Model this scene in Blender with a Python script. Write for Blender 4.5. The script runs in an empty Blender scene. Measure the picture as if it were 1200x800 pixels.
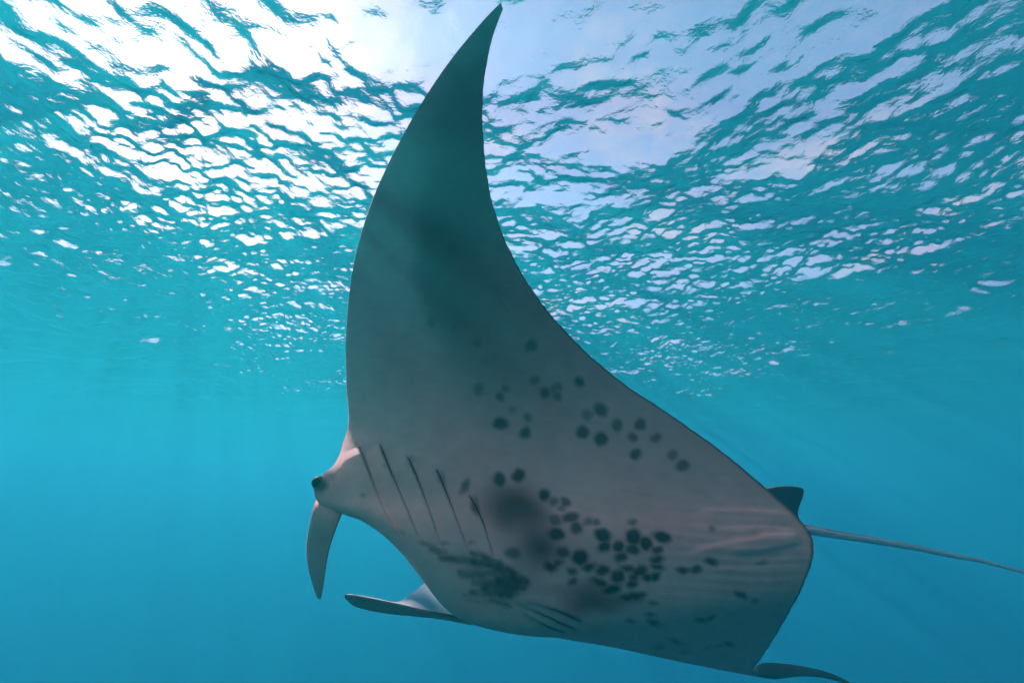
import bpy, bmesh, math
import numpy as np
from mathutils import Vector, Matrix

scene = bpy.context.scene
COL = scene.collection
rad = math.radians

# ------------------------------------------------------------------ camera
CAM_Z = -3.7            # metres under the mean sea surface (z = 0)
PITCH = rad(20.0)
FPX = 510.0             # focal length in pixels of a 1200 px wide frame
cam_data = bpy.data.cameras.new('camera')
cam_data.sensor_width = 36.0
cam_data.lens = 36.0 * FPX / 1200.0
cam_data.clip_start = 0.02
cam_data.clip_end = 5000.0
cam = bpy.data.objects.new('camera', cam_data)
cam.location = (0, 0, CAM_Z)
cam.rotation_euler = (rad(90) + PITCH, 0, 0)
COL.objects.link(cam)
scene.camera = cam
cp, sp_ = math.cos(PITCH), math.sin(PITCH)

def ray(px, py):
    """direction (depth 1) of a photograph pixel, world space"""
    x = (px - 600.0) / FPX
    y = (400.0 - py) / FPX
    return np.array([x, cp - y * sp_, sp_ + y * cp])

DSC = 0.86              # distance scale of the animal
def P(px, py, d):
    return ray(px, py) * d * DSC + np.array([0, 0, CAM_Z])

# ------------------------------------------------------------------ sky and sun
sd = ray(245, 95); sd = sd / np.linalg.norm(sd)      # towards the sun
sun_el = math.asin(sd[2])
sun_az = math.atan2(sd[0], sd[1])                    # clockwise from +Y

world = bpy.data.worlds.new('World')
scene.world = world
world.use_nodes = True
wt = world.node_tree
for n in list(wt.nodes): wt.nodes.remove(n)
wo = wt.nodes.new('ShaderNodeOutputWorld')
bg = wt.nodes.new('ShaderNodeBackground')
sky = wt.nodes.new('ShaderNodeTexSky')
sky.sky_type = 'NISHITA'
sky.sun_disc = False
sky.sun_elevation = sun_el
sky.sun_rotation = sun_az
sky.air_density = 1.0
sky.dust_density = 0.7
sky.ozone_density = 1.0
bg.inputs['Strength'].default_value = 0.088
# broken thin cloud over the whole sky
wtc = wt.nodes.new('ShaderNodeTexCoord')
wsep = wt.nodes.new('ShaderNodeSeparateXYZ'); wt.links.new(wtc.outputs['Generated'], wsep.inputs[0])
wadd = wt.nodes.new('ShaderNodeMath'); wadd.operation = 'ADD'; wadd.inputs[1].default_value = 0.12
wmx = wt.nodes.new('ShaderNodeMath'); wmx.operation = 'MAXIMUM'; wmx.inputs[1].default_value = 0.06
wt.links.new(wsep.outputs[2], wadd.inputs[0]); wt.links.new(wadd.outputs[0], wmx.inputs[0])
wdv = wt.nodes.new('ShaderNodeVectorMath'); wdv.operation = 'DIVIDE'
wcb = wt.nodes.new('ShaderNodeCombineXYZ')
for k in range(3): wt.links.new(wmx.outputs[0], wcb.inputs[k])
wt.links.new(wtc.outputs['Generated'], wdv.inputs[0]); wt.links.new(wcb.outputs[0], wdv.inputs[1])
wns = wt.nodes.new('ShaderNodeTexNoise'); wns.inputs['Scale'].default_value = 2.6; wns.inputs['Detail'].default_value = 7
wns.inputs['Roughness'].default_value = 0.6
wt.links.new(wdv.outputs[0], wns.inputs['Vector'])
wrp = wt.nodes.new('ShaderNodeMapRange'); wrp.interpolation_type = 'SMOOTHSTEP'
wrp.inputs[1].default_value = 0.45; wrp.inputs[2].default_value = 0.72; wrp.inputs[3].default_value = 0.0; wrp.inputs[4].default_value = 0.85
wt.links.new(wns.outputs['Fac'], wrp.inputs[0])
wmix = wt.nodes.new('ShaderNodeMix'); wmix.data_type = 'RGBA'
wmix.inputs['B'].default_value = (3.9, 3.4, 3.1, 1)
wt.links.new(wrp.outputs[0], wmix.inputs['Factor']); wt.links.new(sky.outputs[0], wmix.inputs['A'])
wt.links.new(wmix.outputs['Result'], bg.inputs[0])
wt.links.new(bg.outputs[0], wo.inputs[0])

sun_data = bpy.data.lights.new('sun', 'SUN')
sun_data.energy = 5.0
sun_data.angle = rad(0.55)
sun_data.color = (1.0, 0.95, 0.86)
sun = bpy.data.objects.new('sun', sun_data)
sun.rotation_euler = Vector(-sd).to_track_quat('-Z', 'Y').to_euler()
sun.location = (0, 0, 60)
COL.objects.link(sun)

vs = scene.view_settings
vs.view_transform = 'Standard'
vs.look = 'None'
vs.exposure = 1.52
vs.gamma = 1.0
vs.use_curve_mapping = False

scene.render.engine = 'CYCLES'
cy = scene.cycles
cy.use_denoising = True
cy.denoiser = 'OPENIMAGEDENOISE'
cy.denoising_input_passes = 'RGB_ALBEDO_NORMAL'
cy.max_bounces = 8
cy.diffuse_bounces = 2
cy.glossy_bounces = 2
cy.transmission_bounces = 4
cy.volume_bounces = 4
cy.transparent_max_bounces = 8
cy.sample_clamp_indirect = 4.0
cy.sample_clamp_direct = 0.0

# ------------------------------------------------------------------ helpers
def new_mat(name):
    m = bpy.data.materials.new(name)
    m.use_nodes = True
    for n in list(m.node_tree.nodes): m.node_tree.nodes.remove(n)
    return m, m.node_tree.nodes, m.node_tree.links

def mesh_obj(name, verts, faces, mat, parent=None, smooth=True):
    me = bpy.data.meshes.new(name)
    verts = np.asarray(verts, dtype=np.float32)
    faces = np.asarray(faces, dtype=np.int32)
    me.vertices.add(len(verts)); me.vertices.foreach_set('co', verts.ravel())
    k = faces.shape[1]
    me.loops.add(faces.size); me.loops.foreach_set('vertex_index', faces.ravel())
    me.polygons.add(len(faces))
    me.polygons.foreach_set('loop_start', np.arange(0, faces.size, k, dtype=np.int32))
    me.polygons.foreach_set('loop_total', np.full(len(faces), k, dtype=np.int32))
    me.polygons.foreach_set('use_smooth', np.full(len(faces), smooth))
    me.update(calc_edges=True); me.validate()
    if mat: me.materials.append(mat)
    o = bpy.data.objects.new(name, me)
    COL.objects.link(o)
    o.parent = parent
    return o

def grid_faces(nr, nc, close_c=False):
    r = np.arange(nr - 1)[:, None]; c = np.arange(nc if close_c else nc - 1)[None, :]
    c2 = (c + 1) % nc
    f = np.stack([r * nc + c, r * nc + c2, (r + 1) * nc + c2, (r + 1) * nc + c], -1)
    return f.reshape(-1, 4)

# ------------------------------------------------------------------ sea surface
def build_surface():
    NX, NY = 1060, 900
    t, ty = np.linspace(-1, 1, NX), np.linspace(-1, 1, NY)
    # fine in front of the camera, stretching out to the horizon
    def stretch(t, core, far):
        return core * t + (far - core) * np.sign(t) * np.abs(t) ** 15
    xs = stretch(t, 12.5, 420.0)
    ys = stretch(ty, 9.8, 420.0) + 9.3
    X, Y = np.meshgrid(xs, ys)
    dx = np.gradient(xs)[None, :]; dy = np.gradient(ys)[:, None]
    step = np.maximum(dx + 0 * dy, dy + 0 * dx)
    rng = np.random.default_rng(11)
    Z = np.zeros_like(X)
    gust = np.zeros_like(X)
    for _ in range(14):
        gl_, gt = rng.uniform(2.2, 7.0), rng.uniform(0, 6.283)
        gust += np.sin(6.283 / gl_ * (X * math.cos(gt) + Y * math.sin(gt)) + rng.uniform(0, 6.283))
    gust = 1.15 + .3 * np.tanh(gust / 3.2)
    nw = 130
    lam = np.exp(np.linspace(math.log(4.5), math.log(0.06), nw)) * rng.uniform(.93, 1.07, nw)
    wind = rad(62)
    for l in lam:
        k = 2 * math.pi / l
        spread = 0.55 + 0.5 * (1 - min(1, l / 4))
        th = wind + rng.normal(0, spread)
        slope = float(np.interp(l, [.06, .2, .45, 1.0, 2, 4], [.047, .052, .040, .029, .025, .020]))
        a = slope / k
        fade = np.clip((l / step - 2.2) / 1.5, 0, 1)
        ph = k * (X * math.cos(th) + Y * math.sin(th)) + rng.uniform(0, 6.283)
        s = np.sin(ph)
        # crests a little sharper than troughs
        Z += a * fade * (gust if l < 1.3 else 1.0) * (s + 0.18 * np.cos(2 * ph))
    # wind gusts: ripple strength varies over metres
    V = np.stack([X, Y, Z], -1).reshape(-1, 3)
    m, nd, lk = new_mat('water_surface')
    out = nd.new('ShaderNodeOutputMaterial')
    tc = nd.new('ShaderNodeTexCoord')
    nz = nd.new('ShaderNodeTexNoise'); nz.inputs['Scale'].default_value = 24.0
    nz.inputs['Detail'].default_value = 3.0; nz.inputs['Roughness'].default_value = .5
    lk.new(tc.outputs['Object'], nz.inputs['Vector'])
    bp = nd.new('ShaderNodeBump'); bp.inputs['Strength'].default_value = 1.0
    bp.inputs['Distance'].default_value = 0.0075
    lk.new(nz.outputs['Fac'], bp.inputs['Height'])
    fr = nd.new('ShaderNodeFresnel'); fr.inputs['IOR'].default_value = 1.333
    lk.new(bp.outputs[0], fr.inputs['Normal'])
    gl = nd.new('ShaderNodeBsdfGlossy'); gl.inputs['Roughness'].default_value = 0.03
    lk.new(bp.outputs[0], gl.inputs['Normal'])
    tr = nd.new('ShaderNodeBsdfTransparent')
    rf = nd.new('ShaderNodeBsdfRefraction'); rf.inputs['IOR'].default_value = 1.333
    rf.inputs['Roughness'].default_value = 0.06
    lk.new(bp.outputs[0], rf.inputs['Normal'])
    m1 = nd.new('ShaderNodeMixShader'); m1.inputs[0].default_value = 0.25
    lk.new(tr.outputs[0], m1.inputs[1]); lk.new(rf.outputs[0], m1.inputs[2])
    m2 = nd.new('ShaderNodeMixShader')
    lk.new(fr.outputs[0], m2.inputs[0]); lk.new(m1.outputs[0], m2.inputs[1]); lk.new(gl.outputs[0], m2.inputs[2])
    lk.new(m2.outputs[0], out.inputs['Surface'])
    o = mesh_obj('water_surface', V, grid_faces(NY, NX), m)
    o['kind'] = 'structure'
    return float(Z.max())
zmax = build_surface()

# ------------------------------------------------------------------ the body of water itself (even, blue-green)
def build_water():
    L, top, bot = 380.0, zmax + 0.03, -70.0
    v = [(-L, -L, bot), (L, -L, bot), (L, L, bot), (-L, L, bot), (-L, -L, top), (L, -L, top), (L, L, top), (-L, L, top)]
    f = [(3, 2, 1, 0), (4, 5, 6, 7), (0, 1, 5, 4), (1, 2, 6, 5), (2, 3, 7, 6), (3, 0, 4, 7)]
    m, nd, lk = new_mat('sea_water')
    out = nd.new('ShaderNodeOutputMaterial')
    pv = nd.new('ShaderNodeVolumePrincipled')
    D = 0.08
    ss = (0.0013, 0.0355, 0.0345)     # scattering per metre
    sa = (0.046, 0.040, 0.0205)     # absorption per metre
    col = [s / D for s in ss]
    ac = [max(0.0, 1 - a / (D * (1 - c))) ** 2 for a, c in zip(sa, col)]
    pv.inputs['Color'].default_value = (*col, 1)
    pv.inputs['Absorption Color'].default_value = (*ac, 1)
    pv.inputs['Density'].default_value = D
    pv.inputs['Anisotropy'].default_value = 0.28
    lk.new(pv.outputs[0], out.inputs['Volume'])
    o = mesh_obj('haze', v, f, m, smooth=False)
    o['kind'] = 'stuff'
    o['label'] = 'clear blue-green sea water filling the whole view'
build_water()

# ------------------------------------------------------------------ the manta ray
def to_px(W):
    """photograph pixel of world points (used only to know where markings sit on the skin)"""
    r = W - np.array([0, 0, CAM_Z])
    x = r[..., 0]; fwd = r[..., 1] * cp + r[..., 2] * sp_; up = -r[..., 1] * sp_ + r[..., 2] * cp
    return 600 + FPX * x / fwd, 400 - FPX * up / fwd

def catmull(pts, t):
    pts = np.asarray(pts, float)
    n = len(pts)
    t = np.clip(t, 0, n - 1 - 1e-9)
    i = np.floor(t).astype(int); f = (t - i)[:, None]
    g = lambda k: pts[np.clip(k, 0, n - 1)]
    p0, p1, p2, p3 = g(i - 1), g(i), g(i + 1), g(i + 2)
    return 0.5 * (2 * p1 + (p2 - p0) * f + (2 * p0 - 5 * p1 + 4 * p2 - p3) * f ** 2 + (3 * p1 - p0 - 3 * p2 + p3) * f ** 3)

def smooth1(a, n):
    k = np.hanning(n + 2)[1:-1]; k /= k.sum()
    pad = np.concatenate([np.repeat(a[:1], n // 2, 0), a, np.repeat(a[-1:], n - 1 - n // 2, 0)])
    out = np.zeros_like(a)
    for j in range(n): out += k[j] * pad[j:j + len(a)]
    return out

# span stations, left wing tip -> head -> right wing tip:
#   leading edge (image x, y, distance), trailing edge (x, y, distance), belly bulge, back bulge
ST = [
 (589, 1, 3.3, 591, 7, 3.3, .003, .004),
 (563, 28, 3.29, 576, 48, 3.3, .006, .010),
 (521, 80, 3.27, 566, 108, 3.29, .010, .016),
 (478, 148, 3.24, 567, 172, 3.28, .013, .022),
 (440, 225, 3.2, 577, 238, 3.26, .016, .030),
 (416, 302, 3.14, 603, 305, 3.21, .020, .038),
 (406, 380, 3.04, 648, 372, 3.13, .026, .050),
 (406, 450, 2.9, 716, 438, 3.03, .036, .070),
 (409, 495, 2.75, 798, 494, 2.92, .048, .095),
 (401, 521, 2.63, 858, 538, 2.82, .060, .120),
 (397, 541, 2.52, 897, 571, 2.73, .068, .140),
 (395, 561, 2.43, 921, 592, 2.67, .074, .160),
 (397, 583, 2.35, 937, 607, 2.6, .080, .180),
 (408, 602, 2.28, 946, 618, 2.56, .088, .200),
 (433, 614, 2.21, 951, 627, 2.53, .094, .210),
 (463, 638, 2.12, 954, 638, 2.48, .098, .210),
 (496, 680, 2.03, 953, 652, 2.42, .094, .200),
 (530, 724, 1.97, 947, 672, 2.36, .080, .180),
 (580, 735, 1.99, 939, 691, 2.32, .066, .150),
 (645, 741, 2.11, 929, 710, 2.33, .052, .110),
 (712, 753, 2.32, 918, 729, 2.44, .040, .080),
 (785, 770, 2.58, 905, 751, 2.63, .030, .055),
 (845, 783, 2.82, 892, 771, 2.83, .020, .035),
 (884, 791, 3.00,  883, 783, 2.95, .010, .018),
 (908, 795, 3.06,  896, 776, 3.07, .010, .012),
 (940, 792, 3.10,  935, 779, 3.12, .008, .010),
 (972, 795, 3.14,  973, 788, 3.15, .005, .006),
 (1003, 806, 3.18, 1004, 803, 3.18, .003, .003),
]

# markings on the belly: (x, y, rx, ry, strength)
SPOTS = [
 (506,377,5,6,.5),(559,402,6,5,.4),(622,405,8,6.5,.7),(571,392,3,3,.25),(531,384,4,4,.25),(567,423,5,5,.2),(561,455,6,7,.65),(592,456,5,5,.6),
 (586,465,5,6,.75),(601,480,5,5,.45),(618,489,5,5,.7),(587,496,9,7.5,.95),(616,507,7,8,.9),(627,445,5,5,.6),(639,460,6,6,.8),(649,456,5,5,.6),
 (654,453,5,5,.6),(653,464,6,5.5,.65),(679,447,6,6,.85),(688,486,6,6.5,.6),(704,480,9,7.5,.85),(683,506,8,7,.85),(704,514,8,8,.9),(723,498,6,7.5,.7),
 (750,497,7,7,.8),(742,512,5.5,5,.75),(769,513,6,6,.7),(745,532,7,7,.85),(788,533,6,6,.6),(800,545,8,7,.75),(586,561,7,8.5,.95),(607,557,7.5,8.5,.95),
 (638,580,7,6.5,1),(649,587,5.5,5,.7),(662,588,6,6,.8),(658,595,4.5,4,.6),(651,609,8,6,.75),(669,606,10,6.5,.9),(675,618,7,7,.9),(652,625,9.5,7.5,1),
 (690,611,7,4.5,.7),(699,611,5,4.5,.75),(706,627,10,8,1),(708,640,8.5,6.5,1),(741,611,5.5,4,.7),(743,629,9.5,10,1),(757,636,7.5,9,1),(776,629,11.5,7,1),
 (770,644,7,5,.95),(770,655,8,5,.95),(771,664,8,4.5,.95),(768,675,7,5.5,1),(725,640,6.5,7,.95),(741,643,9,6.5,.95),(728,652,8,5.5,.95),(660,647,7.5,6.5,.9),
 (679,653,10.5,9,1),(654,659,7,4.5,.85),(645,664,8,5.5,.95),(690,664,8.5,5.5,.95),(706,668,8.5,6,.95),(671,669,6,4.5,.85),(671,681,6,4,.85),(724,675,8.5,8.5,.95),
 (736,666,10,4,.9),(749,669,10,6,.95),(758,676,7.5,5,1),(743,676,6,5,.9),(741,684,8,5,.95),(703,682,11,4.5,.95),(717,690,11,6,1),(734,699,8,4.5,.95),
 (744,698,8.5,5.5,.95),(752,697,6,3.5,.9),(766,706,5.5,3,.6),(802,668,8,4.5,.9),(815,667,7.5,5,.9),(832,658,7.5,4,.9),(835,619,3.5,3.5,.5),(893,659,7,2.5,.5),
 (868,697,7.5,4,.8),(885,703,5.5,3.3,.55),(762,720,6,2.8,.7),(766,729,7.5,3.6,.75),(776,733,5,2,.4),(739,727,5,2.6,.7),(821,726,6,3.2,.75),(833,723,5,2.8,.7),
 (792,751,9,2.4,.6),(772,759,6,2,.5),(842,756,4.5,2,.5),(854,754,6.5,2.4,.65),(830,758,5,1.6,.4),(801,763,7,1.8,.35),(601,648,9,7,.75),(425,581,3.5,3,.45),
 (452,546,3,2.5,.4),(521,636,5,2.5,.7),(553,635,4,2.2,.5),(545,569,5,9,.75),(557,594,5,11,.8),(517,560,5,8,.55),(481,539,4,6,.4),(374,565,11,11,.9),(384,556,9,7,.4),
]
# soft smudges: (x, y, rx, ry, strength)
SMUDGE = [(604,594,38,27,.88),(588,584,22,16,.28),(620,606,22,18,.42),(629,640,26,24,.86),(650,618,26,14,.22),(695,706,40,13,.75),(688,690,20,12,.5),(742,704,30,10,.3),(655,690,28,8,.25),
          (735,650,40,30,.14),(665,655,30,20,.14),(592,684,30,15,.75),(572,664,34,8,.45)]
# strokes: (x0, y0, x1, y1, half width, strength)
STROKES = [(466,622,472,625,2,.5),(493,636,505,640,2.5,.7),(505,642,520,648,3.5,.8),(518,653,548,657,4.5,.95),(545,656,582,661,5,1),(553,648,585,660,3.5,.9),
           (580,661,614,682,7,1),(541,673,566,674,4.5,.85),(566,673,590,668,4,.8),(556,682,586,685,4.5,.8),(585,680,612,686,6,1),(553,694,590,697,4,.8),
           (545,697,560,699,1.6,.6),(590,696,604,690,7,1),(547,703,575,706,1.4,.6),(575,703,596,709,3,.85),(568,690,600,692,6,.9),(563,688,575,692,3,.7)]
GILLS = [((420,523),(428,541),(450,598),(468,625)), ((445,520),(457,550),(474,590),(491,631)), ((477,534),(488,558),(503,598),(517,639)),
         ((511,549),(522,574),(536,611),(550,649)), ((550,580),(564,607),(572,631),(580,657)),
         ((612,703),(640,711),(663,719),(682,728)), ((604,706),(626,715),(650,726),(675,738)), ((612,718),(632,729),(646,736),(662,742))]
FOLDS = [  # polyline, amplitude (m), fall-off (px)
 (((812,599),(827,597),(864,596),(913,599),(932,606)), .014, 15.0),
 (((800,648),(838,637),(878,631),(902,626),(944,625)), .018, 14.0),
 (((944,636),(915,643),(888,648),(850,651)), .016, 12.0),
 (((800,668),(850,664),(948,661)), .005, 4.0),
 (((840,619),(872,616),(902,616),(943,624)), .010, 11.0),
]

def poly_dist(px, py, pts):
    """unsigned distance, side (+ = right of travel in image), 0..1 along the line"""
    best = np.full(px.shape, 1e9); side = np.zeros(px.shape); along = np.zeros(px.shape)
    pts = np.array(pts, float)
    seg = np.linalg.norm(np.diff(pts, axis=0), axis=1); tot = seg.sum(); acc = 0
    for k in range(len(pts) - 1):
        a, b = pts[k], pts[k + 1]; e = (b - a) / seg[k]
        rx, ry = px - a[0], py - a[1]
        t = np.clip(rx * e[0] + ry * e[1], 0, seg[k])
        dx, dy = rx - t * e[0], ry - t * e[1]
        d = np.hypot(dx, dy); s = e[0] * ry - e[1] * rx
        m = d < best
        best[m] = d[m]; side[m] = np.sign(s[m]); along[m] = ((acc + t) / tot)[m]
        acc += seg[k]
    return best, side, along

def fine_curve(pts, n=60):
    return catmull(pts, np.linspace(0, len(pts) - 1, n))

def wob(px, py, f, seed):
    r = np.random.default_rng(seed)
    o = np.zeros_like(px)
    for k in range(7):
        th = r.uniform(0, 6.28); ff = f * r.uniform(.6, 1.7)
        o += np.sin(px * ff * math.cos(th) + py * ff * math.sin(th) + r.uniform(0, 6.28))
    return o / 2.6

def hide_material(name, use_attr=True, colour=(.1, .1, .1), rough=.55):
    m, nd, lk = new_mat(name)
    out = nd.new('ShaderNodeOutputMaterial')
    b = nd.new('ShaderNodeBsdfPrincipled')
    b.inputs['Roughness'].default_value = rough
    b.inputs['Specular IOR Level'].default_value = .25
    tc = nd.new('ShaderNodeTexCoord')
    n1 = nd.new('ShaderNodeTexNoise'); n1.inputs['Scale'].default_value = 190; n1.inputs['Detail'].default_value = 4
    n2 = nd.new('ShaderNodeTexNoise'); n2.inputs['Scale'].default_value = 9; n2.inputs['Detail'].default_value = 5
    lk.new(tc.outputs['Object'], n1.inputs['Vector']); lk.new(tc.outputs['Object'], n2.inputs['Vector'])
    if use_attr:
        c = nd.new('ShaderNodeVertexColor'); c.layer_name = 'hide'; src = c.outputs[0]
    else:
        c = nd.new('ShaderNodeRGB'); c.outputs[0].default_value = (*colour, 1); src = c.outputs[0]
    add = nd.new('ShaderNodeMath'); add.operation = 'ADD'
    lk.new(n1.outputs['Fac'], add.inputs[0]); lk.new(n2.outputs['Fac'], add.inputs[1])
    mr = nd.new('ShaderNodeMapRange'); mr.inputs[1].default_value = .6; mr.inputs[2].default_value = 1.4
    mr.inputs[3].default_value = .87; mr.inputs[4].default_value = 1.09
    lk.new(add.outputs[0], mr.inputs[0])
    mx = nd.new('ShaderNodeVectorMath'); mx.operation = 'SCALE'
    lk.new(src, mx.inputs[0]); lk.new(mr.outputs[0], mx.inputs['Scale'])
    lk.new(mx.outputs[0], b.inputs['Base Color'])
    bp = nd.new('ShaderNodeBump'); bp.inputs['Strength'].default_value = .45; bp.inputs['Distance'].default_value = .005
    lk.new(n1.outputs['Fac'], bp.inputs['Height']); lk.new(bp.outputs[0], b.inputs['Normal'])
    lk.new(b.outputs[0], out.inputs['Surface'])
    return m

def set_colour(o, rgb):
    at = o.data.color_attributes.new('hide', 'FLOAT_COLOR', 'POINT')
    at.data.foreach_set('color', np.concatenate([rgb, np.ones((len(rgb), 1))], 1).astype(np.float32).ravel())

BELLY = np.array([.97, .41, .32])
DARK = np.array([.030, .030, .036])
BACK = np.array([.045, .050, .055])

ORIGIN = P(690, 640, 2.4)
manta = bpy.data.objects.new('manta_ray', None)
SIZE = 0.74             # a reef manta about 3.5 m across
manta.location = P(690, 640, 2.4 * SIZE)
manta.scale = (SIZE, SIZE, SIZE)
COL.objects.link(manta)
manta['label'] = 'large manta ray with spotted pale belly gliding below the sea surface'
manta['category'] = 'manta ray'

skin = hide_material('manta_skin')

def build_body():
    st = np.array(ST, float)
    LE = np.array([P(*r[:3]) for r in st]); TE = np.array([P(*r[3:6]) for r in st])
    pack = np.concatenate([LE, TE, st[:, 6:8]], 1)
    tt = np.linspace(0, len(st) - 1, 5000)
    dn = catmull(pack, tt)
    mv = np.linalg.norm(np.diff(dn[:, :3], axis=0), axis=1) + np.linalg.norm(np.diff(dn[:, 3:6], axis=0), axis=1)
    cum = np.concatenate([[0], np.cumsum(mv)]); cum /= cum[-1]
    NS = 720; NV = 400; ND = 90
    t = np.interp(np.linspace(0, 1, NS), cum, tt)
    q = catmull(pack, t)
    q[:, :6] = np.where((t < 21.5)[:, None], smooth1(q[:, :6], 31), q[:, :6])
    bx_ = np.interp(t, [9.5, 10.2, 10.6, 11.0, 11.4, 11.9, 12.4, 12.9, 13.4], [0, -5, -13, -24, -29, -29, -27, -14, 0])
    by_ = np.interp(t, [9.5, 10.6, 11.4, 12.4, 13.4], [0, 0, -1, 3, 0])
    bump3 = np.array([P(600 + a, 400 + b, 2.39) - P(600, 400, 2.39) for a, b in zip(bx_, by_)])
    bump3 = smooth1(bump3, 9)[:, None, :]
    rt = np.random.default_rng(4)
    nick = sum(np.sin(np.linspace(0, f, NS) * 6.283 + rt.uniform(0, 6.283)) * a for f, a in ((23, .5), (47, .4), (91, .35), (133, .3)))
    ch = q[:, 3:6] - q[:, :3]; cl = np.linalg.norm(ch, axis=1, keepdims=True) + 1e-6
    q[:, 3:6] += ch / cl * (.0028 * nick[:, None] * np.clip(cl / .3, 0, 1))
    le, te = q[:, None, :3], q[:, None, 3:6]
    tv, td = smooth1(q[:, 6:7], 25), smooth1(q[:, 7:8], 25)
    uv = np.linspace(0, 1, NV); uv = uv - .075 * np.sin(2 * np.pi * uv) * 0.9
    ud = .5 - .5 * np.cos(np.linspace(0, np.pi, ND))
    base = lambda u: le + (te - le) * u[None, :, None]
    C = base(uv)
    dS = np.gradient(smooth1(C, 31), axis=0); dU = np.gradient(C, axis=1)
    N = np.cross(dS, dU); N /= np.linalg.norm(N, axis=-1, keepdims=True) + 1e-12
    eye = np.array([0, 0, CAM_Z])
    sgn = np.sign(np.sum(N[:480] * (eye - C[:480]), -1).mean()); N *= sgn
    N = smooth1(N, 41); N /= np.linalg.norm(N, axis=-1, keepdims=True) + 1e-12
    prof = lambda u, a, b: (u ** a * (1 - u) ** b) / ((a / (a + b)) ** a * (b / (a + b)) ** b)
    V = C + N * (tv * prof(uv, .42, .9)[None, :])[..., None] + bump3 * np.exp(-(uv / .045) ** 1.5)[None, :, None]
    # gentle camber of the wings: the hollow of the belly side
    Nd = np.stack([np.stack([np.interp(ud, uv, N[i, :, k]) for k in range(3)], -1) for i in range(NS)])
    D = base(ud) - Nd * (td * prof(ud, .85, 1.0)[None, :])[..., None] + bump3 * np.exp(-(ud / .045) ** 1.5)[None, :, None]
    px, py = to_px(V)
    # creases, gill slits
    h = np.zeros_like(px)
    dark = np.zeros_like(px)
    for pts, A, w in FOLDS:
        d, s, al = poly_dist(px, py, fine_curve(pts))
        fade = np.clip(np.minimum(al, 1 - al) / .22, 0, 1); fade = fade * fade * (3 - 2 * fade)
        sd_ = d * s
        step = np.tanh(sd_ / 4.0)
        h += A * fade * np.where(sd_ > 0, step * np.exp(-d / w), .55 * step * np.exp(-d / (w * .8)))
    for gi, pts in enumerate(GILLS):
        right = gi >= 5
        d, s, al = poly_dist(px, py, fine_curve(pts))
        sd_ = d * s * (-1 if not right else 1)
        e = np.clip(np.minimum(al + .02, 1.02 - al) / .10, 0, 1)
        A = .020 * (1.15 - .7 * al) if not right else .010 * (.4 + .8 * al)
        st_ = np.tanh(sd_ / 2.6)
        h += -A * e * np.where(sd_ > 0, st_ * np.exp(-d / 11.0), .8 * st_ * np.exp(-d / 14.0))
        a2 = 1 - al if not right else al
        dark = np.maximum(dark, (1.0 if not right else .55) * e * np.clip(.25 + .75 * (a2 - .4) / .4, .3, .9) * np.exp(-(d / (1.7 + 2.2 * np.clip(a2 - .5, 0, 1))) ** 2))  # shade in the slits, painted into the skin colour
    # faint skin wrinkles round the belly
    h += .0012 * np.sin(py * .55 + wob(px, py, .03, 3) * 2) * np.exp(-((px - 860) / 80) ** 2 - ((py - 640) / 60) ** 2)
    edge = np.minimum(1, np.minimum(uv, 1 - uv) / .02)[None, :]
    V = V + N * (h * edge)[..., None]
    # ---- pigment and painted shade
    jx = px + .8 * wob(px, py, .34, 5); jy = py + .7 * wob(px, py, .34, 6)
    for k, (cx, cy_, rx, ry, sg) in enumerate(SPOTS):
        m = (np.abs(px - cx) < 3 * rx + 6) & (np.abs(py - cy_) < 3 * ry + 6)
        if not m.any(): continue
        a = .35 * math.sin(k * 2.3)
        ux, uy = jx[m] - cx, jy[m] - cy_
        ex, ey = ux * math.cos(a) + uy * math.sin(a), -ux * math.sin(a) + uy * math.cos(a)
        r = np.sqrt((ex / rx) ** 2 + (ey / ry) ** 2)
        soft = 1.6 / min(rx, ry) + .14
        val = sg * np.clip(.5 - (r - 1) / (2 * soft), 0, 1)
        dark[m] = np.maximum(dark[m], val)
    for x0, y0, x1, y1, w, sg in STROKES:
        d, s, al = poly_dist(jx, jy, ((x0, y0), (x1, y1)))
        dark = np.maximum(dark, sg * .92 * np.clip(.5 - (d - w) / 5.0, 0, 1) * (.86 + .14 * wob(px, py, .5, 21)))
    sm = np.zeros_like(px)
    for cx, cy_, rx, ry, sg in SMUDGE:
        r2 = ((px + 3 * wob(px, py, .1, 8) - cx) / rx) ** 2 + ((py + 3 * wob(px, py, .1, 9) - cy_) / ry) ** 2
        sm = 1 - (1 - sm) * (1 - sg * np.exp(-r2 ** 1.25))
    # old scratches
    rs = np.random.default_rng(31)
    scr = np.zeros_like(px)
    for _ in range(9):
        x0, y0 = rs.uniform(430, 900), rs.uniform(330, 740)
        th, ln = rs.normal(.35, .6), rs.uniform(8, 34)
        m = (np.abs(px - x0) < 60) & (np.abs(py - y0) < 60)
        if not m.any(): continue
        d, s_, al = poly_dist(px[m], py[m], ((x0, y0), (x0 + ln * math.cos(th), y0 + ln * math.sin(th))))
        scr[m] = np.maximum(scr[m], rs.uniform(.08, .18) * np.exp(-(d / .9) ** 2))
    # shade of the wing's curve, painted into the skin colour
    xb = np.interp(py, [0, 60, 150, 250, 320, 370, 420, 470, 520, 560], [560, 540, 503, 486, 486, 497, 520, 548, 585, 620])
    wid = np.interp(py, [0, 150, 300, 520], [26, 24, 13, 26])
    shade_band = 1 / (1 + np.exp(-(px - xb) / wid * 2.2))
    shade_band *= np.interp(py, [0, 120, 260, 380, 460, 560], [.45, .75, .96, .88, .45, 0.0])
    shade_band *= np.interp(px - xb, [0, 60, 190], [1, .85, .2])
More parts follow.
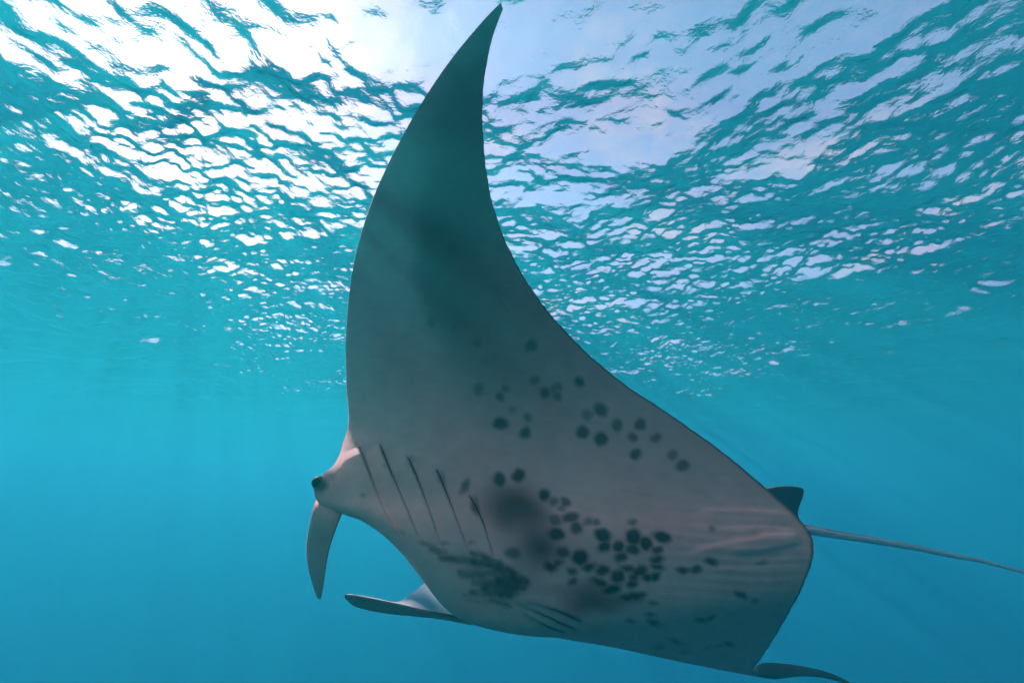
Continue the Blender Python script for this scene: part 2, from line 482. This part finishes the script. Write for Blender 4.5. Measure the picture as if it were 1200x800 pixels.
    outer = np.interp(py, [0, 100, 220, 340, 470], [.32, .24, .12, .03, 0])  # strobe falloff towards the wing tip, painted as darker skin
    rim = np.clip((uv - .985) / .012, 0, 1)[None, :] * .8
    total = 1 - (1 - scr) * (1 - dark) * (1 - sm) * (1 - .85 * shade_band) * (1 - .8 * outer) * (1 - rim)
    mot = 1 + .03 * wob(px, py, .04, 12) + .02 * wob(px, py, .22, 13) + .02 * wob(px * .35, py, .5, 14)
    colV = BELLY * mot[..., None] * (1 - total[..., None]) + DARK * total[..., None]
    tipw = np.clip((px - 878) / 12, 0, 1) * np.clip((py - 772) / 4, 0, 1)
    colV = colV * (1 - tipw[..., None]) + np.array([.15, .19, .19]) * tipw[..., None]
    colD = np.broadcast_to(BACK, D.shape).copy()
    # ---- one closed skin: belly LE->TE then back TE->LE
    ring = np.concatenate([V, D[:, ::-1][:, 1:-1]], 1)
    col = np.concatenate([colV, colD[:, ::-1][:, 1:-1]], 1)
    nc = ring.shape[1]
    f = grid_faces(NS, nc, close_c=True)
    o = mesh_obj('body', ring.reshape(-1, 3) - ORIGIN, f[:, ::-1] if sgn > 0 else f, skin, manta)
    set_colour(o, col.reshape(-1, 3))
    return V, N, px, py
BV, BN, BPX, BPY = build_body()

def on_belly(x, y, lift=0.0):
    i = np.argmin((BPX - x) ** 2 + (BPY - y) ** 2)
    return BV.reshape(-1, 3)[i] + BN.reshape(-1, 3)[i] * lift

black = hide_material('gill_shade', False, (.012, .018, .022), .7)

def loft(name, sections, mat, colour, close=True, parent=manta):
    """sections: array (n, k, 3) of closed loops"""
    S = np.asarray(sections, float); n, k, _ = S.shape
    V = np.concatenate([S.reshape(-1, 3), S[:1].mean(1), S[-1:].mean(1)])
    f = [tuple(r) for r in grid_faces(n, k, True)]
    me = bpy.data.meshes.new(name)
    caps = [(n * k, (j + 1) % k, j) for j in range(k)] + [(n * k + 1, (n - 1) * k + j, (n - 1) * k + (j + 1) % k) for j in range(k)]
    me.from_pydata([tuple(v) for v in (V - ORIGIN)], [], f + caps)
    me.update()
    bm = bmesh.new(); bm.from_mesh(me); bmesh.ops.recalc_face_normals(bm, faces=bm.faces[:]); bm.to_mesh(me); bm.free()
    me.polygons.foreach_set('use_smooth', np.ones(len(me.polygons), bool))
    me.materials.append(mat)
    o = bpy.data.objects.new(name, me); COL.objects.link(o); o.parent = parent
    if colour is not None:
        c = np.asarray(colour, float)
        if c.ndim == 1: c = np.broadcast_to(c, (len(V), 3))
        else: c = np.concatenate([c.reshape(-1, 3), c.reshape(n, k, 3)[:1].mean(1), c.reshape(n, k, 3)[-1:].mean(1)])
        set_colour(o, c)
    return o

# gill slits: black strips along the creases, painting the shade inside the openings
for gi, pts in enumerate(GILLS):
    fc = fine_curve(pts, 40)
    if gi == 0: fc = fc[:14]
    elif gi < 5: fc = fc[:34]
    else: fc = fc[14:]
    secs = []
    for i, (x, y) in enumerate(fc):
        a = i / (len(fc) - 1)
        e = fc[min(i + 1, len(fc) - 1)] - fc[max(i - 1, 0)]; e /= np.linalg.norm(e); nrm = np.array([-e[1], e[0]])
        w = (.2 + (2.4 if gi < 5 else .6) * (math.sin(math.pi * min(1, a * 1.0)) ** .6) * ((1 - a) ** 2.2 if gi < 5 else a ** .5))
        c0 = on_belly(x, y); dep = (c0 - np.array([0, 0, CAM_Z])); dist = dep[1] * cp + dep[2] * sp_
        dist /= DSC
        off = P(x + nrm[0], y + nrm[1], dist) - P(x, y, dist)
        i0 = np.argmin((BPX - x) ** 2 + (BPY - y) ** 2); nn = BN.reshape(-1, 3)[i0]
        secs.append([c0 - off * w + nn * .0006, c0 + nn * .0016, c0 + off * w + nn * .0006, c0 - nn * .004])
    loft('gill_slit', secs, black, None)

def blade(name, rows, mat, colours=None, k=14, nlen=60, flat=.5):
    """rows: (edge a px, py, d,  edge b px, py, d, half thickness)"""
    R = np.array(rows, float)
    A = np.array([P(*r[:3]) for r in R]); B = np.array([P(*r[3:6]) for r in R])
    q = catmull(np.concatenate([A, B, R[:, 6:7]], 1), np.linspace(0, len(R) - 1, nlen))
    secs = []
    for i in range(nlen):
        a, b, th = q[i, :3], q[i, 3:6], q[i, 6]
        e = b - a; j0, j1 = max(0, i - 1), min(nlen - 1, i + 1)
        along = (q[j1, :3] + q[j1, 3:6]) - (q[j0, :3] + q[j0, 3:6])
        n = np.cross(e, along); n /= np.linalg.norm(n) + 1e-9
        if np.dot(n, np.array([0, 0, CAM_Z]) - a) < 0: n = -n
        ang = np.linspace(0, 2 * np.pi, k, endpoint=False)
        secs.append([(a + b) / 2 + e / 2 * math.cos(g) + n * th * math.sin(g) for g in ang])
    secs = np.array(secs)
    if colours is not None:
        front, back = colours
        ang = np.linspace(0, 2 * np.pi, k, endpoint=False)
        w = np.clip(.5 + 2 * np.sin(ang), 0, 1)[None, :, None]
        col = np.broadcast_to(front * w + back * (1 - w), secs.shape)
    else: col = None
    return loft(name, secs, mat, col)

# cephalic fins (the head lobes)
near_fin = blade('cephalic_fin', [
 (372, 574, 2.465, 398, 588, 2.405, .020),
 (370, 585, 2.385, 402, 597, 2.335, .022),
 (367, 595, 2.325, 400, 604, 2.285, .018),
 (363, 612, 2.285, 395, 617, 2.245, .015),
 (359, 638, 2.255, 387, 640, 2.215, .011),
 (361, 664, 2.225, 382, 664, 2.195, .009),
 (367, 686, 2.205, 379, 686, 2.185, .007),
 (372, 700, 2.195, 376, 701, 2.185, .004)], skin, (BELLY * .9, BACK))
near_fin['label'] = 'cephalic fin hanging straight down below the eye'

# far lobe, stretched forward and curled: grey outer face, translucent lining, lightened to paint its sunlit inside and rim
m_lin, nd, lk = new_mat('pale_lining')
out = nd.new('ShaderNodeOutputMaterial'); df = nd.new('ShaderNodeBsdfDiffuse'); tl_ = nd.new('ShaderNodeBsdfTranslucent')
wv = nd.new('ShaderNodeTexNoise'); wv.inputs['Scale'].default_value = 30; wv.inputs['Detail'].default_value = 4
rp = nd.new('ShaderNodeValToRGB'); rp.color_ramp.elements[0].color = (.60, .72, .80, 1); rp.color_ramp.elements[1].color = (.86, .90, .92, 1)
lk.new(wv.outputs['Fac'], rp.inputs[0]); lk.new(rp.outputs[0], df.inputs[0]); lk.new(rp.outputs[0], tl_.inputs[0])
mx_ = nd.new('ShaderNodeMixShader'); mx_.inputs[0].default_value = .5
lk.new(df.outputs[0], mx_.inputs[1]); lk.new(tl_.outputs[0], mx_.inputs[2]); lk.new(mx_.outputs[0], out.inputs['Surface'])
far_fin = blade('cephalic_fin', [
 (540, 722, 2.080, 552, 731, 2.120, .010),
 (512, 718, 2.030, 522, 725, 2.070, .009),
 (490, 713, 2.010, 494, 722, 2.050, .008),
 (466, 707, 1.990, 464, 719.5, 2.040, .007),
 (440, 701.5, 1.980, 438, 716, 2.030, .006),
 (418, 697.5, 1.970, 416, 710, 2.010, .005),
 (404, 696.5, 1.970, 405, 701, 1.990, .003)], skin, (BELLY * .75, BACK))
far_fin['label'] = 'cephalic fin stretched forward with a curled pale lining'
LIN = [
 (526, 690, 2.140, 542, 723, 2.100, .004),
 (503, 681, 2.140, 514, 719, 2.040, .004),
 (484, 693.5, 2.110, 491, 714, 2.015, .004),
 (466, 704.5, 2.060, 466, 708, 1.995, .003),
 (440, 700, 2.040, 440, 702.5, 1.985, .003),
 (418, 696, 2.020, 418, 698.3, 1.975, .002),
 (405, 695.5, 1.980, 404, 697, 1.972, .002)]
la = np.array([P(*r[:3]) for r in LIN]); lb = np.array([P(*r[3:6]) for r in LIN])
lq = catmull(np.concatenate([la, lb], 1), np.linspace(0, len(LIN) - 1, 60))
lu = np.linspace(0, 1, 10)[None, :, None]
lv = lq[:, None, :3] * (1 - lu) + lq[:, None, 3:] * lu
hollow = np.array([0, .012, -.004]) * np.sin(np.pi * lu)          # a shallow curl away from the lens side
lining = mesh_obj('lining', (lv + hollow).reshape(-1, 3) - ORIGIN, grid_faces(60, 10), m_lin, manta)
lining.parent = far_fin

# eye on its swelling at the side of the head
def ball(name, c, r, mat, parent=manta, squash=(1, 1, 1), col=None):
    n, k = 14, 20
    secs = [[c + r * np.array([squash[0] * math.sin(math.pi * (i + .5) / n) * math.cos(2 * math.pi * j / k),
                               squash[1] * math.sin(math.pi * (i + .5) / n) * math.sin(2 * math.pi * j / k),
                               squash[2] * math.cos(math.pi * (i + .5) / n)]) for j in range(k)] for i in range(n)]
    return loft(name, secs, mat, col, parent=parent)
eye_mat = hide_material('eye_dark', False, (.012, .016, .018), .35)
ball('eye', P(373, 565, 2.41), .030, eye_mat)

# tail: slender whip, pale below, dark above
tl = np.array([(928, 618, 2.60), (947, 620.5, 2.57), (985, 627, 2.58), (1030, 634, 2.64), (1075, 642, 2.70), (1115, 650.5, 2.76), (1150, 657, 2.81), (1200, 670, 2.88), (1260, 683, 2.96), (1330, 690, 3.06)])
tr_ = np.array([.012, .023, .019, .0165, .0145, .0125, .0105, .009, .007, .003])
tq = catmull(np.concatenate([np.array([P(*r) for r in tl]), tr_[:, None]], 1), np.linspace(0, len(tl) - 1, 120))
secs, cols = [], []
for i in range(120):
    tan = tq[min(i + 1, 119), :3] - tq[max(i - 1, 0), :3]; tan /= np.linalg.norm(tan)
    view = tq[i, :3] - np.array([0, 0, CAM_Z]); view /= np.linalg.norm(view)
    up = np.cross(tan, np.cross(np.array([0, .35, 1.0]), tan)); up /= np.linalg.norm(up)
    sidev = np.cross(tan, up)
    ang = np.linspace(0, 2 * np.pi, 16, endpoint=False)
    secs.append([tq[i, :3] + tq[i, 3] * (math.cos(g) * sidev * .85 + math.sin(g) * up) for g in ang])
    w = np.clip(.5 - 3 * (np.sin(ang) - .55), 0, 1)[:, None]
    cols.append(np.array([.85, .62, .58]) * w + BACK * (1 - w))
loft('tail', secs, skin, np.array(cols))

# small dorsal fin at the root of the tail
blade('dorsal_fin', [
 (890, 582, 2.800, 945, 622, 2.740, .016),
 (896, 573, 2.820, 936, 606, 2.770, .013),
 (906, 570, 2.830, 936, 595, 2.800, .010),
 (918, 569, 2.840, 940, 585, 2.830, .008),
 (930, 569.5, 2.850, 942, 577, 2.850, .006),
 (938, 571, 2.860, 942, 574, 2.860, .003)], skin, (np.array([.085, .13, .14]), np.array([.085, .13, .14])))
